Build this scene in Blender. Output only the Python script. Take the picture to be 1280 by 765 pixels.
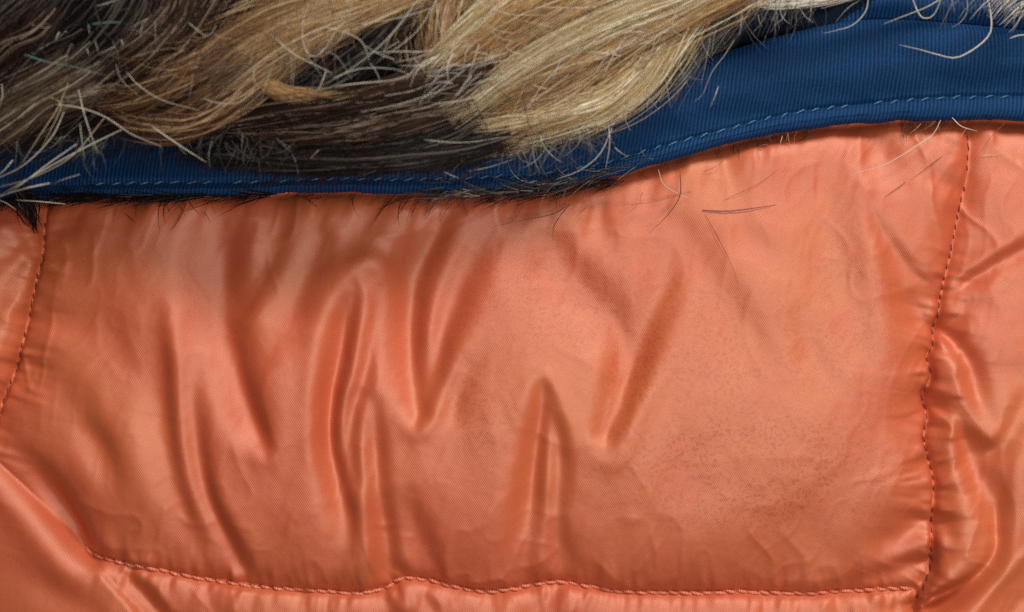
import bpy, math, random
import numpy as np
from mathutils import Vector

random.seed(7); rng = np.random.default_rng(11)
for o in list(bpy.data.objects): bpy.data.objects.remove(o, do_unlink=True)
scene = bpy.context.scene
COL = scene.collection

# one unit of measure below = 1/1280 of the 20 cm wide piece of garment in view
S = 0.2 / 1280.0
DCAM = 2240.0          # camera distance above the reference plane, in those units
ZREF = 25.0

# ---------------------------------------------------------------- camera
cam = bpy.data.cameras.new('camera'); cam_o = bpy.data.objects.new('camera', cam); COL.objects.link(cam_o)
cam.lens = 36.0 * DCAM / 1280.0; cam.sensor_width = 36.0
cam_o.location = (0, 0, (DCAM + ZREF) * S)
cam.clip_start = 0.01; cam.clip_end = 10.0
cam.dof.use_dof = True; cam.dof.focus_distance = (DCAM - 10) * S; cam.dof.aperture_fstop = 9.0
scene.camera = cam_o

# ---------------------------------------------------------------- world + lamps (indoors, soft lamp above the garment)
w = bpy.data.worlds.new('World'); scene.world = w; w.use_nodes = True
bg = w.node_tree.nodes['Background']; bg.inputs[0].default_value = (1.0, 0.80, 0.66, 1); bg.inputs[1].default_value = 0.03

def lamp(name, loc, target, size, power, col):
    l = bpy.data.lights.new(name, 'AREA'); l.shape = 'DISK'; l.size = size; l.energy = power; l.color = col
    o = bpy.data.objects.new(name, l); COL.objects.link(o); o.location = loc
    d = Vector(target) - Vector(loc); o.rotation_euler = d.to_track_quat('-Z', 'Y').to_euler()
    return o
lamp('ceiling_lamp', (0.27, 0.52, 0.50), (0.03, -0.01, 0), 0.22, 5.6, (1.0, 0.93, 0.84))
lamp('room_lamp', (0.08, -0.055, 0.46), (0.03, -0.015, 0), 0.11, 1.35, (1.0, 0.90, 0.82))

vs = scene.view_settings; vs.view_transform = 'Standard'; vs.look = 'None'; vs.exposure = -0.06; vs.gamma = 1.0; vs.use_curve_mapping = False
scene.render.film_transparent = False
scene.cycles.use_denoising = False
scene.cycles.max_bounces = 8

# ---------------------------------------------------------------- small maths helpers
def catmull(P, step=2.0):
    P = np.asarray(P, float)
    if len(P) == 2: P = np.vstack([P[0], P.mean(0), P[1]])
    Q = np.vstack([2*P[0]-P[1], P, 2*P[-1]-P[-2]]); out = []
    for i in range(1, len(Q)-2):
        L = np.linalg.norm(Q[i+1][:2]-Q[i][:2]); n = max(2, int(L/step))
        t = np.linspace(0, 1, n, endpoint=False)[:, None]
        p0, p1, p2, p3 = Q[i-1], Q[i], Q[i+1], Q[i+2]
        out.append(0.5*((2*p1)+(-p0+p2)*t+(2*p0-5*p1+4*p2-p3)*t**2+(-p0+3*p1-3*p2+p3)*t**3))
    out.append(P[-1][None]); return np.vstack(out)

def blur(A, s):
    r = int(3*s)+1; k = np.exp(-0.5*(np.arange(-r, r+1)/s)**2); k /= k.sum()
    B = np.pad(A, ((r, r), (0, 0)), 'edge'); A = sum(k[i]*B[i:i+A.shape[0]] for i in range(2*r+1))
    B = np.pad(A, ((0, 0), (r, r)), 'edge'); return sum(k[i]*B[:, i:i+A.shape[1]] for i in range(2*r+1))

def vnoise(x, y, seed=0):
    r = np.random.default_rng(seed).random((256, 256))*2-1
    xi = np.floor(x).astype(int); yi = np.floor(y).astype(int); fx = x-xi; fy = y-yi
    fx = fx*fx*fx*(fx*(fx*6-15)+10); fy = fy*fy*fy*(fy*(fy*6-15)+10)
    g = lambda a, b: r[b % 256, a % 256]
    return (g(xi, yi)*(1-fx)+g(xi+1, yi)*fx)*(1-fy)+(g(xi, yi+1)*(1-fx)+g(xi+1, yi+1)*fx)*fy
def fbm(x, y, seed=0, n=3):
    return sum(vnoise(x*2**i+i*17.3, y*2**i+i*9.1, seed+i)*0.5**i for i in range(n))

# ---------------------------------------------------------------- garment height field
U0, U1, V0, V1, ST = -270, 1550, 90, 1020, 2.0
us = np.arange(U0, U1+1, ST); vs_ = np.arange(V0, V1+1, ST)
UU, VV = np.meshgrid(us, vs_)

def nearest(P, margin):
    """distance, signed side, arc position and sample index of the polyline nearest each grid point"""
    u0, v0 = P[:, 0].min()-margin, P[:, 1].min()-margin; u1, v1 = P[:, 0].max()+margin, P[:, 1].max()+margin
    i0 = max(0, int((u0-U0)/ST)); i1 = min(len(us), int((u1-U0)/ST)+2)
    j0 = max(0, int((v0-V0)/ST)); j1 = min(len(vs_), int((v1-V0)/ST)+2)
    if i1 <= i0 or j1 <= j0: return None
    sl = (slice(j0, j1), slice(i0, i1)); x = UU[sl]; y = VV[sl]
    best = np.full(x.shape, 1e12); idx = np.zeros(x.shape, int)
    for k in range(len(P)):
        d = (x-P[k, 0])**2+(y-P[k, 1])**2; m = d < best; best[m] = d[m]; idx[m] = k
    T = np.gradient(P[:, :2], axis=0); T /= np.linalg.norm(T, axis=1)[:, None]+1e-9
    dx = x-P[idx, 0]; dy = y-P[idx, 1]
    side = T[idx, 0]*dy-T[idx, 1]*dx
    arc = np.concatenate([[0], np.cumsum(np.linalg.norm(np.diff(P[:, :2], axis=0), axis=1))])
    return sl, np.sqrt(best), side, arc[idx]+T[idx, 0]*dx+T[idx, 1]*dy, idx

H = np.zeros_like(UU)
def stroke(pts, amp=1.0, sig=1.0, kind='g', asym=1.0):
    """pts: (u, v, sigma, amplitude); positive = ridge, negative = valley"""
    P = catmull([(p[0], p[1], p[2]*sig, p[3]*amp) for p in pts])
    r = nearest(P, P[:, 2].max()*3.6*max(1, asym))
    if r is None: return
    sl, d, side, arc, idx = r; w_ = np.maximum(P[idx, 2], 1.0); w_ = np.where(side > 0, w_*asym, w_)
    ck = 0.24*np.clip((9-w_)/4, 0, 1); f = (1-ck)*np.exp(-0.5*(d/w_)**2)+ck*np.exp(-d/(0.7*w_))
    H[sl] += P[idx, 3]*f

LEFT = [(52, 180), (48, 250), (46, 310), (39, 345), (30, 385), (22, 425), (11, 462), (-2, 495), (-20, 545), (-60, 640)]
RIGHT = [(1212, 90), (1211, 165), (1207, 225), (1200, 258), (1194, 290), (1190, 315), (1183, 345), (1180, 362), (1174, 398), (1171, 412), (1168, 432),
         (1162, 448), (1166, 472), (1157, 496), (1163, 518), (1157, 548), (1163, 572), (1169, 600), (1169, 640), (1168, 690), (1169, 712), (1160, 735), (1152, 752), (1150, 800), (1150, 930)]
BOTTOM = [(95, 690), (112, 701), (150, 709), (200, 718), (260, 730), (330, 739), (400, 743), (440, 746), (478, 740), (503, 727), (540, 731),
          (600, 743), (640, 741), (688, 732), (722, 735), (780, 744), (850, 746), (930, 745), (1000, 747), (1080, 743), (1152, 740)]
FLAP = [(-120, 470), (-60, 530), (0, 590), (50, 643), (97, 692), (130, 726), (165, 765), (215, 830), (300, 930)]
BANDLOW = [(-170, 266), (-60, 256), (0, 250), (100, 247), (200, 246), (300, 245), (400, 241), (500, 243), (600, 242), (680, 236), (740, 228), (800, 212),
           (850, 197), (900, 184), (950, 172), (1000, 163), (1060, 157), (1120, 153), (1200, 151), (1280, 152), (1460, 158)]
SEAMS = {'left': catmull(LEFT), 'right': catmull(RIGHT), 'bottom': catmull(BOTTOM), 'flap': catmull(FLAP)}
SW = {k: nearest(P, 3000) for k, P in SEAMS.items()}
TOPL = catmull(BANDLOW); vtop = np.interp(UU, TOPL[:, 0], TOPL[:, 1])

# which panel of the garment a point belongs to
right_of = UU > np.interp(VV, SEAMS['right'][:, 1], SEAMS['right'][:, 0])
left_of = UU < np.interp(VV, SEAMS['left'][:, 1], SEAMS['left'][:, 0])
fl = SEAMS['flap']; flapm = UU < np.interp(VV, fl[:, 1], fl[:, 0], left=-1e4)
vb = np.interp(UU, SEAMS['bottom'][:, 0], SEAMS['bottom'][:, 1]); below = (VV > vb)
region = np.zeros(UU.shape, int)
region[below & (UU > 90)] = 3
region[left_of] = 1
region[flapm] = 4
region[right_of] = 2

# padding under the cloth
def rise(d, L): return 1-np.exp(-np.maximum(d, 0)/L)
LR = 8+42*np.clip((VV-190)/200, 0, 1)
dl, dr, db, df = SW['left'][1], SW['right'][1], SW['bottom'][1], SW['flap'][1]
dt = np.maximum(VV-(vtop-50), 0)
puff = np.where(region == 0, 50*rise(dl, 60)*(0.5+0.5*rise(dr, LR))*rise(db, 70)*rise(df, 80)*(0.72+0.28*rise(dt, 130)), 0)
puff = np.where(region == 1, 42*rise(dl, 45)*rise(dt, 60), puff)
puff = np.where(region == 2, 46*(0.5+0.5*rise(dr, LR))*(0.4+0.6*rise(dt, 100)), puff)
puff = np.where(region == 3, 22*rise(db, 22)*rise(dr, 40)*rise(df, 30)-0.30*db, puff)
puff = np.where(region == 4, 12*rise(df, 12)-0.17*df, puff)
H += puff
H += 3.5*fbm(UU/150, VV/170, 3, 2)+1.0*fbm(UU/38, VV/60, 21, 3)*np.clip(puff/40, 0, 1)

# ---- folds of the middle panel
Fd = [
 # broad valley at left of centre with its forked top
 [(300, 262, 12, -5), (284, 300, 14, -13), (277, 345, 15, -17), (280, 400, 13, -17), (294, 450, 11, -15), (309, 500, 9, -13), (323, 538, 7, -11), (335, 562, 4, -3)],
 [(362, 258, 10, -5), (345, 305, 9, -9), (325, 350, 8, -9), (306, 383, 6, -6), (294, 402, 4, -1)],
 [(322, 275, 8, 2), (312, 325, 9, 5), (301, 370, 7, 3), (294, 396, 4, 2)],
 [(291, 396, 4, 1), (303, 440, 5, 4), (320, 490, 5, 4), (335, 530, 5, 2)],
 [(306, 520, 5, 0), (320, 560, 5, 4), (337, 573, 5, 5), (354, 558, 5, 4), (364, 515, 6, 1)],
 [(350, 430, 16, 2), (352, 480, 18, 6), (345, 530, 12, 2)],
 # thin ridge with two gutters, lower left
 [(200, 385, 8, 1), (216, 392, 8, 7), (222, 440, 6, 8), (225, 490, 5, 8), (229, 530, 5, 9), (234, 575, 5, 9), (246, 622, 5, 8), (266, 665, 5, 7), (290, 705, 6, 3)],
 [(196, 400, 8, -2), (200, 450, 8, -7), (204, 510, 7, -8), (211, 570, 7, -9), (225, 628, 7, -8), (246, 680, 6, -4)],
 [(242, 440, 8, -1), (243, 510, 7, -6), (249, 570, 7, -10), (259, 620, 6, -10), (278, 665, 6, -11), (299, 705, 5, -9), (306, 722, 3, -2)],
 [(262, 560, 6, 2), (274, 620, 7, 5), (300, 670, 9, 5), (325, 712, 9, 2)],
 # soft diagonal waves, left
 [(95, 360, 16, -1), (130, 410, 14, -5), (165, 465, 12, -5), (190, 520, 10, -2)],
 [(70, 470, 14, -1), (98, 525, 11, -6), (124, 560, 9, -8), (142, 602, 8, -3)],
 [(60, 500, 8, 1), (90, 560, 8, 5), (118, 610, 8, 4), (150, 650, 10, 1)],
 [(130, 500, 14, 1), (158, 560, 14, 5), (180, 620, 14, 3)],
 [(5, 556, 9, -3), (35, 590, 9, -8), (62, 624, 8, -15), (84, 660, 7, -18), (104, 692, 6, -12), (140, 706, 4, -2)],
 [(-40, 500, 10, 3), (10, 560, 10, 4), (40, 610, 8, 3)],
 # arched fold with inner ridges, left centre
 [(400, 405, 9, 1), (418, 372, 8, 5), (438, 344, 7, 8), (461, 328, 7, 10), (481, 340, 6, 9), (491, 375, 6, 7), (497, 430, 7, 6), (503, 490, 7, 4)],
 [(463, 335, 8, 4), (457, 380, 6, 8), (449, 425, 6, 11), (439, 470, 6, 12), (428, 505, 5, 9), (423, 545, 5, 7), (430, 590, 5, 7), (446, 640, 5, 6), (455, 700, 6, 3)],
 [(445, 365, 5, -2), (434, 405, 6, -10), (426, 450, 6, -13), (416, 500, 5, -15), (414, 555, 5, -15), (424, 604, 6, -13), (434, 650, 7, -8), (432, 690, 7, -3)],
 [(420, 395, 8, 3), (406, 430, 9, 7), (397, 480, 9, 7), (394, 540, 10, 5), (402, 600, 10, 2)],
 [(470, 365, 5, -2), (464, 420, 5, -6), (456, 470, 5, -7), (441, 520, 5, -8), (437, 560, 5, -8), (442, 600, 5, -5)],
 [(458, 480, 4, 2), (455, 540, 4, 6), (456, 590, 4, 9), (458, 645, 4, 9), (463, 690, 5, 8), (452, 722, 7, 4)],
 [(468, 500, 5, -3), (470, 560, 6, -8), (474, 620, 6, -8), (482, 670, 7, -11), (484, 715, 6, -8)],
 [(500, 600, 8, -1), (510, 640, 9, -6), (526, 680, 9, -7), (540, 715, 7, -3)],
 [(497, 610, 5, 2), (497, 660, 6, 5), (508, 700, 5, 6), (520, 722, 4, 3)],
 [(400, 300, 8, -5), (385, 345, 10, -9), (366, 385, 12, -9), (355, 415, 12, -3)],
 # double valley right of the arch
 [(556, 262, 10, -4), (540, 305, 10, -12), (520, 350, 11, -17), (512, 400, 10, -18), (512, 450, 9, -16), (516, 492, 7, -11), (522, 518, 5, -4)],
 [(590, 262, 9, 2), (562, 310, 8, 6), (545, 355, 7, 7), (536, 400, 6, 9), (532, 445, 6, 9), (527, 495, 6, 5)],
 [(608, 275, 11, -3), (590, 325, 11, -8), (570, 370, 10, -12), (553, 420, 8, -13), (542, 465, 7, -12), (530, 512, 5, -5)],
 [(498, 480, 7, 2), (508, 522, 6, 5), (524, 538, 6, 7), (544, 520, 6, 7), (562, 470, 7, 7), (584, 420, 10, 6), (612, 370, 14, 3)],
 [(572, 540, 8, -1), (566, 500, 9, -6), (580, 460, 8, -4), (590, 440, 8, -1)],
 # fan of folds at centre bottom
 [(677, 478, 4, -2), (676, 515, 4, -7), (671, 560, 5, -12), (665, 610, 6, -13), (658, 660, 8, -10), (656, 705, 9, -6), (660, 728, 7, -3)],
 [(683, 520, 4, 1), (684, 570, 5, 8), (683, 620, 5, 9), (682, 665, 6, 8), (675, 712, 7, 4)],
 [(690, 500, 5, -2), (697, 550, 6, -8), (696, 600, 7, -9), (692, 650, 7, -8), (702, 690, 7, -7), (720, 722, 7, -3)],
 [(645, 545, 6, 1), (656, 505, 6, 5), (666, 478, 5, 6), (680, 468, 5, 8), (693, 482, 5, 7), (703, 520, 5, 6), (712, 560, 6, 3)],
 [(600, 470, 9, 1), (612, 530, 9, 3), (612, 590, 9, 1)],
 [(630, 360, 14, 1), (650, 430, 16, 5), (640, 500, 14, 4), (622, 580, 14, 1)],
 # valleys converging right of centre
 [(680, 275, 10, -3), (690, 315, 14, -9), (720, 355, 15, -11), (755, 392, 14, -12), (778, 430, 11, -10), (780, 470, 9, -5)],
 [(832, 290, 12, -3), (826, 350, 12, -8), (808, 405, 10, -11), (792, 452, 8, -12), (774, 500, 7, -12), (758, 540, 6, -8), (752, 556, 4, -1)],
 [(795, 360, 8, 2), (790, 405, 7, 6), (786, 445, 5, 8), (772, 490, 5, 7), (762, 525, 5, 4)],
 [(735, 545, 6, 1), (748, 572, 7, 5), (765, 574, 7, 6), (783, 545, 7, 6), (802, 500, 8, 6), (826, 450, 11, 4), (850, 400, 12, 2)],
 [(700, 262, 7, 3), (715, 285, 8, 5), (740, 320, 12, 3)],
 [(745, 262, 7, -6), (750, 290, 8, -5), (765, 325, 9, -2)],
 # right-hand side waves
 [(838, 262, 12, -1), (856, 298, 12, -5), (880, 340, 12, -6), (908, 386, 13, -6), (936, 430, 13, -5), (962, 480, 13, -1)],
 [(820, 530, 50, 5), (900, 520, 60, 9), (1000, 515, 60, 9), (1060, 500, 45, 4)],
 [(905, 285, 8, 0), (935, 300, 9, -4), (965, 322, 9, -4), (1000, 350, 9, -1)],
 [(980, 380, 9, -1), (1000, 415, 9, -5), (1020, 460, 9, -6), (1042, 505, 9, -2)],
 [(1020, 200, 13, -3), (1032, 270, 16, -7), (1048, 340, 16, -7), (1062, 410, 14, -5), (1070, 470, 12, -1)],
 [(1066, 205, 8, 1), (1078, 245, 8, 7), (1092, 310, 9, 7), (1102, 375, 11, 6), (1106, 440, 14, 5), (1108, 520, 18, 2)],
 [(1085, 255, 5, -4), (1100, 290, 5, -7), (1122, 322, 5, -7), (1146, 347, 4, -6), (1166, 360, 3, -2)],
 [(1100, 300, 6, -2), (1112, 340, 7, -6), (1130, 374, 8, -9), (1150, 396, 6, -11), (1170, 407, 4, -7)],
 [(1155, 500, 5, -6), (1146, 480, 8, -4), (1140, 460, 10, -1)], [(1150, 420, 6, 4), (1140, 440, 10, 4), (1136, 470, 12, 2)],
 [(1150, 180, 8, 2), (1166, 205, 9, 5), (1190, 222, 7, 2)],
 [(1150, 195, 7, -2), (1168, 222, 7, -6), (1195, 232, 6, -5)],
 [(1175, 262, 6, 2), (1160, 300, 8, 3), (1170, 335, 5, 2)],
 [(1090, 160, 8, -3), (1102, 190, 9, -6), (1120, 215, 9, -3)],
 # lower right corner
 [(1168, 660, 4, -6), (1145, 660, 6, -10), (1120, 678, 8, -8), (1085, 700, 11, -4), (1040, 715, 14, -2)],
 [(1166, 676, 4, 4), (1145, 688, 6, 6), (1110, 706, 10, 5), (1060, 722, 10, 2)],
 [(1165, 702, 4, -8), (1140, 706, 6, -9), (1105, 722, 7, -7), (1060, 738, 6, -4)],
 [(1130, 560, 20, 2), (1110, 620, 26, 6), (1050, 680, 24, 4), (1000, 722, 14, 1)],
 [(1085, 590, 18, -1), (1030, 660, 20, -5), (985, 715, 14, -4)],
 [(1153, 505, 5, -4), (1135, 520, 10, -5), (1110, 560, 16, -2)],
 # gathers below the trim
 [(440, 246, 8, 4), (425, 275, 9, 3), (410, 300, 9, 1)],
 [(480, 250, 8, -5), (455, 285, 9, -4), (430, 310, 9, -2)],
 [(900, 190, 9, -5), (905, 220, 10, -4), (915, 250, 10, -1)],
 [(950, 180, 10, 4), (958, 215, 12, 3), (965, 250, 12, 1)],
 [(130, 255, 10, 3), (140, 285, 14, 3)],
 [(90, 268, 8, -6), (70, 285, 7, -6), (50, 298, 5, -4)],
 [(34, 394, 4, -6), (60, 396, 6, -6), (95, 402, 8, -3)],
 [(52, 318, 3, 4), (66, 336, 4, 5), (80, 352, 6, 2)],
 [(25, 430, 4, 5), (50, 425, 7, 4), (80, 440, 9, 2)],
 [(12, 462, 4, -5), (40, 466, 8, -5), (70, 480, 9, -2)],
]
for f in Fd:
    lone = max(p[3] for p in f) <= 0; deep = 1.3 if min(p[3] for p in f) <= -14 else 1.0
    stroke([(a, b, c*(1.55 if d > 0 else 1.5), d*(0.62 if d > 0 else deep*(1.35 if lone and f[0][0] < 900 else 1.2))) for a, b, c, d in f], asym=1.5 if lone and f[-1][1]-f[0][1] > 40 else 1.0)
# ---- left panel
for f in [
 [(-30, 290, 12, 4), (10, 285, 12, 8), (32, 310, 9, 5)],
 [(-20, 420, 12, -4), (-5, 360, 12, -8), (15, 330, 9, -9), (38, 318, 6, -5)],
 [(24, 290, 7, -4), (34, 312, 5, -8), (44, 330, 4, -5)],
 [(-30, 480, 12, 5), (-4, 430, 9, 6), (12, 385, 7, 4)]]: stroke(f)
# ---- right panel
for f in [
 [(1188, 372, 4, -5), (1204, 358, 5, -10), (1232, 340, 6, -12), (1268, 318, 7, -11), (1330, 290, 10, -6)],
 [(1195, 345, 5, 2), (1225, 325, 7, 6), (1265, 300, 9, 6), (1330, 260, 14, 3)],
 [(1176, 404, 4, -8), (1192, 402, 5, -8), (1206, 388, 6, -6), (1214, 370, 6, -2)],
 [(1186, 386, 4, 5), (1197, 390, 5, 4)],
 [(1172, 408, 4, -10), (1190, 424, 6, -16), (1207, 448, 7, -15), (1217, 480, 8, -12), (1222, 520, 8, -5)],
 [(1176, 432, 6, 6), (1186, 458, 9, 11), (1196, 488, 9, 9), (1212, 515, 8, 8), (1228, 545, 7, 9), (1244, 540, 8, 6), (1262, 505, 11, 4)],
 [(1158, 490, 4, -7), (1166, 502, 6, -16), (1176, 512, 6, -14), (1190, 518, 5, -3)],
 [(1185, 500, 5, 3), (1180, 522, 6, 5), (1190, 526, 5, 6), (1186, 560, 8, 8), (1196, 610, 10, 10), (1204, 660, 12, 11), (1196, 705, 11, 10), (1175, 738, 8, 8)],
 [(1190, 528, 4, 5), (1186, 545, 4, 5)],
 [(1196, 530, 5, -6), (1206, 555, 8, -18), (1222, 590, 12, -22), (1238, 630, 10, -16), (1243, 665, 6, -8)],
 [(1216, 545, 7, -8), (1236, 562, 9, -14), (1256, 545, 9, -10), (1275, 505, 10, -8)],
 [(1282, 540, 14, 6), (1270, 590, 14, 10), (1276, 640, 14, 6)],
 [(1300, 480, 12, -3), (1260, 460, 12, -3)],
 [(1252, 585, 5, -3), (1247, 640, 4, -9), (1243, 690, 5, -18), (1222, 722, 6, -28), (1195, 742, 7, -48), (1172, 755, 7, -66), (1156, 764, 5, -30)],
 [(1345, 630, 12, 6), (1290, 668, 11, 12), (1250, 712, 9, 14), (1220, 745, 9, 12), (1190, 790, 12, 10)],
 [(1380, 680, 12, -5), (1320, 720, 12, -10), (1270, 760, 12, -12), (1240, 810, 12, -10)],
 [(1172, 600, 3, -3), (1185, 606, 5, -4), (1192, 612, 5, -1)],
 [(1170, 645, 3, -5), (1182, 656, 5, -7), (1186, 670, 5, -3)],
 [(1215, 170, 8, -4), (1245, 200, 12, -4), (1290, 220, 14, -2)],
 [(1225, 420, 14, 3), (1250, 440, 18, 4)]]: stroke(f, 0.8, 1.15)
# ---- lower panel and lower-left flap
for f in [
 [(112, 708, 4, 4), (140, 735, 6, 9), (170, 765, 7, 10), (210, 810, 9, 8)],
 [(128, 706, 4, -3), (160, 735, 6, -7), (192, 770, 7, -7)],
 [(165, 712, 4, 3), (190, 735, 6, 5), (210, 765, 7, 3)],
 [(475, 745, 5, -4), (484, 765, 9, -6), (488, 800, 9, -6)],
 [(520, 738, 5, -2), (540, 765, 7, -5)],
 [(505, 732, 5, 5), (506, 760, 8, 5)],
 [(640, 750, 5, 3), (635, 775, 8, 4)],
 [(700, 740, 5, -4), (672, 765, 9, -5), (650, 800, 9, -4)],
 [(730, 742, 5, 3), (712, 770, 8, 4)],
 [(300, 740, 5, 3), (290, 765, 9, 4)], [(260, 735, 5, -3), (262, 765, 9, -3)],
 [(950, 750, 6, 3), (940, 775, 9, 4)], [(1050, 750, 6, -4), (1060, 780, 9, -4)],
 [(-20, 600, 12, 4), (30, 660, 14, 4), (70, 710, 14, 2)],
 [(20, 720, 18, -3), (60, 745, 16, -7), (110, 770, 14, -4)]]: stroke(f)

H = blur(H, 1.7)
# fine crumples, strongest beside the seams and under the edging
near = np.exp(-np.minimum(np.minimum(dl, dr), db)/70)+0.8*np.exp(-np.maximum(VV-vtop, 0)/60)
def ridged(x, y, sd): return (1-np.abs(vnoise(x, y, sd)))**4
wx = 30*vnoise(UU/80, VV/80, 401); wy = 30*vnoise(UU/80, VV/80, 402)
H += np.where(region == 4, 0.0, np.where(region == 3, 0.5, 1.0))*(0.35+1.5*np.clip(near, 0, 1))*(1.6*ridged((UU+wx)/46, (VV+wy)/85, 403)+0.7*ridged((UU-wy)/22+VV/60, (VV+wx)/48, 404)-0.9)

# ---- seams: a crease plus the small puckers that run out from it
def seam(key, depth, width, pa, pw, reach, seed):
    sl, d, side, arc, idx = SW[key]
    n = len(SEAMS[key]); fade = np.clip(np.minimum(idx, n-1-idx)/8.0, 0, 1)
    if key == 'left': fade = np.ones_like(d)
    if key == 'right': fade = 0.16+0.84*np.clip((VV[sl]-270)/110, 0, 1)
    H[sl] -= depth*np.exp(-d/width)*fade
    H[sl] -= 2.5*(0.5+0.5*np.cos(arc*2*math.pi/14.5+np.sin(arc/40)*2))*np.exp(-d/3.5)*fade
    for sgn in (0, 1):
        m = (side > 0) == bool(sgn)
        nz = vnoise(arc/pw, d/90+sgn*40, seed+sgn)+0.6*vnoise(arc/(pw*0.45)+d/60, d/40+9, seed+5+sgn)
        H[sl] += np.where(m, pa*nz*np.exp(-d/reach)*(1-np.exp(-d/3))*fade, 0)
seam('bottom', 10, 4.0, 6.0, 17, 19, 40)
seam('right', 19, 2.4, 7.5, 15, 24, 60)
seam('left', 18, 2.4, 7.0, 15, 22, 80)
sl, d, side, arc, idx = SW['flap']; fw = np.clip((VV-500)/60, 0, 1)
H -= 6*np.exp(-d/4)*fw*(1-np.exp(-((UU-110)**2+(VV-705)**2)/900.0)*0.3)
tb = np.maximum(VV-vtop, 0)
H += (-26*np.exp(-tb/10)+12*(vnoise(UU/38+VV/90, VV/70, 300)+0.3*vnoise(UU/14+VV/60, VV/50, 301))*np.exp(-tb/30))*np.where(VV > vtop-40, 1, 0.6)
H = blur(H, 0.8)
H += 0.10*fbm(UU/9, VV/9, 77, 2)

def hat(u, v):
    x = np.clip((np.asarray(u, float)-U0)/ST, 0, len(us)-1.001); y = np.clip((np.asarray(v, float)-V0)/ST, 0, len(vs_)-1.001)
    i = x.astype(int); j = y.astype(int); fx = x-i; fy = y-j
    return (H[j, i]*(1-fx)+H[j, i+1]*fx)*(1-fy)+(H[j+1, i]*(1-fx)+H[j+1, i+1]*fx)*fy

def W(u, v, z): return ((u-640)*S, (382.5-v)*S, z*S)
def WP(u, v, z):                      # where a point seen at (u, v) stands when it is z high
    k = (DCAM+ZREF-z)/DCAM
    return ((u-640)*k*S, (382.5-v)*k*S, z*S)

# ---------------------------------------------------------------- objects
def empty(name, loc, label, cat):
    o = bpy.data.objects.new(name, None); COL.objects.link(o); o.location = loc; o.empty_display_size = 0.01
    o['label'] = label; o['category'] = cat; return o
def link(name, data, mat, parent=None, label=None, kind=None):
    o = bpy.data.objects.new(name, data); COL.objects.link(o)
    if mat and not data.materials: data.materials.append(mat)
    if parent: o.parent = parent
    if label: o['label'] = label
    if kind: o['kind'] = kind
    return o
def grid_mesh(name, X, Y, Z, mask=None, uv=None):
    h, w_ = X.shape; co = np.stack([X, Y, Z], -1).reshape(-1, 3)
    a = (np.arange(h-1)[:, None]*w_+np.arange(w_-1)[None]).ravel()
    q = np.stack([a, a+w_, a+w_+1, a+1], -1)
    if mask is not None: q = q[mask[:-1, :-1].ravel()]
    dX = np.stack([np.gradient(c, axis=1) for c in (X, Y, Z)], -1); dY = np.stack([np.gradient(c, axis=0) for c in (X, Y, Z)], -1)
    N = np.cross(dY, dX); N /= np.linalg.norm(N, axis=-1)[..., None]+1e-20; N = N.reshape(-1, 3)
    used = np.unique(q); remap = np.zeros(len(co), int); remap[used] = np.arange(len(used)); q = remap[q]; co = co[used]; N = N[used]
    me = bpy.data.meshes.new(name); me.vertices.add(len(co)); me.vertices.foreach_set('co', co.ravel())
    me.loops.add(q.size); me.loops.foreach_set('vertex_index', q.ravel().astype(np.int32))
    me.polygons.add(len(q)); me.polygons.foreach_set('loop_start', np.arange(0, q.size, 4, dtype=np.int32))
    me.polygons.foreach_set('loop_total', np.full(len(q), 4, np.int32))
    me.update(calc_edges=True)
    me.polygons.foreach_set('use_smooth', np.ones(len(q), bool))
    if uv is not None:
        l = me.uv_layers.new(name='UVMap'); c = np.stack([uv[0].ravel(), uv[1].ravel()], -1)[used][q.ravel()]; l.data.foreach_set('uv', c.ravel())
    me.normals_split_custom_set_from_vertices([tuple(n) for n in N])
    return me

# ---------------------------------------------------------------- materials
def new_mat(name):
    m = bpy.data.materials.new(name); m.use_nodes = True; nt = m.node_tree
    return m, nt, nt.nodes['Principled BSDF'], (lambda t, **k: _n(nt, t, k))
def _n(nt, t, k):
    n = nt.nodes.new(t)
    for a, b in k.items():
        if a == 'op': n.operation = b
        else: setattr(n, a, b)
    return n
def mth(nt, op, a, b=None, clamp=False):
    n = nt.nodes.new('ShaderNodeMath'); n.operation = op; n.use_clamp = clamp
    for i, x in enumerate((a, b)):
        if x is None: continue
        if isinstance(x, (int, float)): n.inputs[i].default_value = x
        else: nt.links.new(x, n.inputs[i])
    return n.outputs[0]
def noise(nt, vec, scale, detail=2, rough=0.5):
    n = nt.nodes.new('ShaderNodeTexNoise'); n.inputs['Scale'].default_value = scale; n.inputs['Detail'].default_value = detail
    n.inputs['Roughness'].default_value = rough; nt.links.new(vec, n.inputs['Vector']); return n.outputs['Fac']
def ramp(nt, f, a, b):
    n = nt.nodes.new('ShaderNodeMapRange'); n.interpolation_type = 'SMOOTHSTEP'; nt.links.new(f, n.inputs[0])
    n.inputs[1].default_value = a; n.inputs[2].default_value = b; return n.outputs[0]
def mix(nt, f, a, b):
    n = nt.nodes.new('ShaderNodeMix'); n.data_type = 'RGBA'
    if isinstance(f, (int, float)): n.inputs[0].default_value = f
    else: nt.links.new(f, n.inputs[0])
    for i, x in ((6, a), (7, b)):
        if isinstance(x, tuple): n.inputs[i].default_value = (*x, 1)
        else: nt.links.new(x, n.inputs[i])
    return n.outputs[2]

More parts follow.
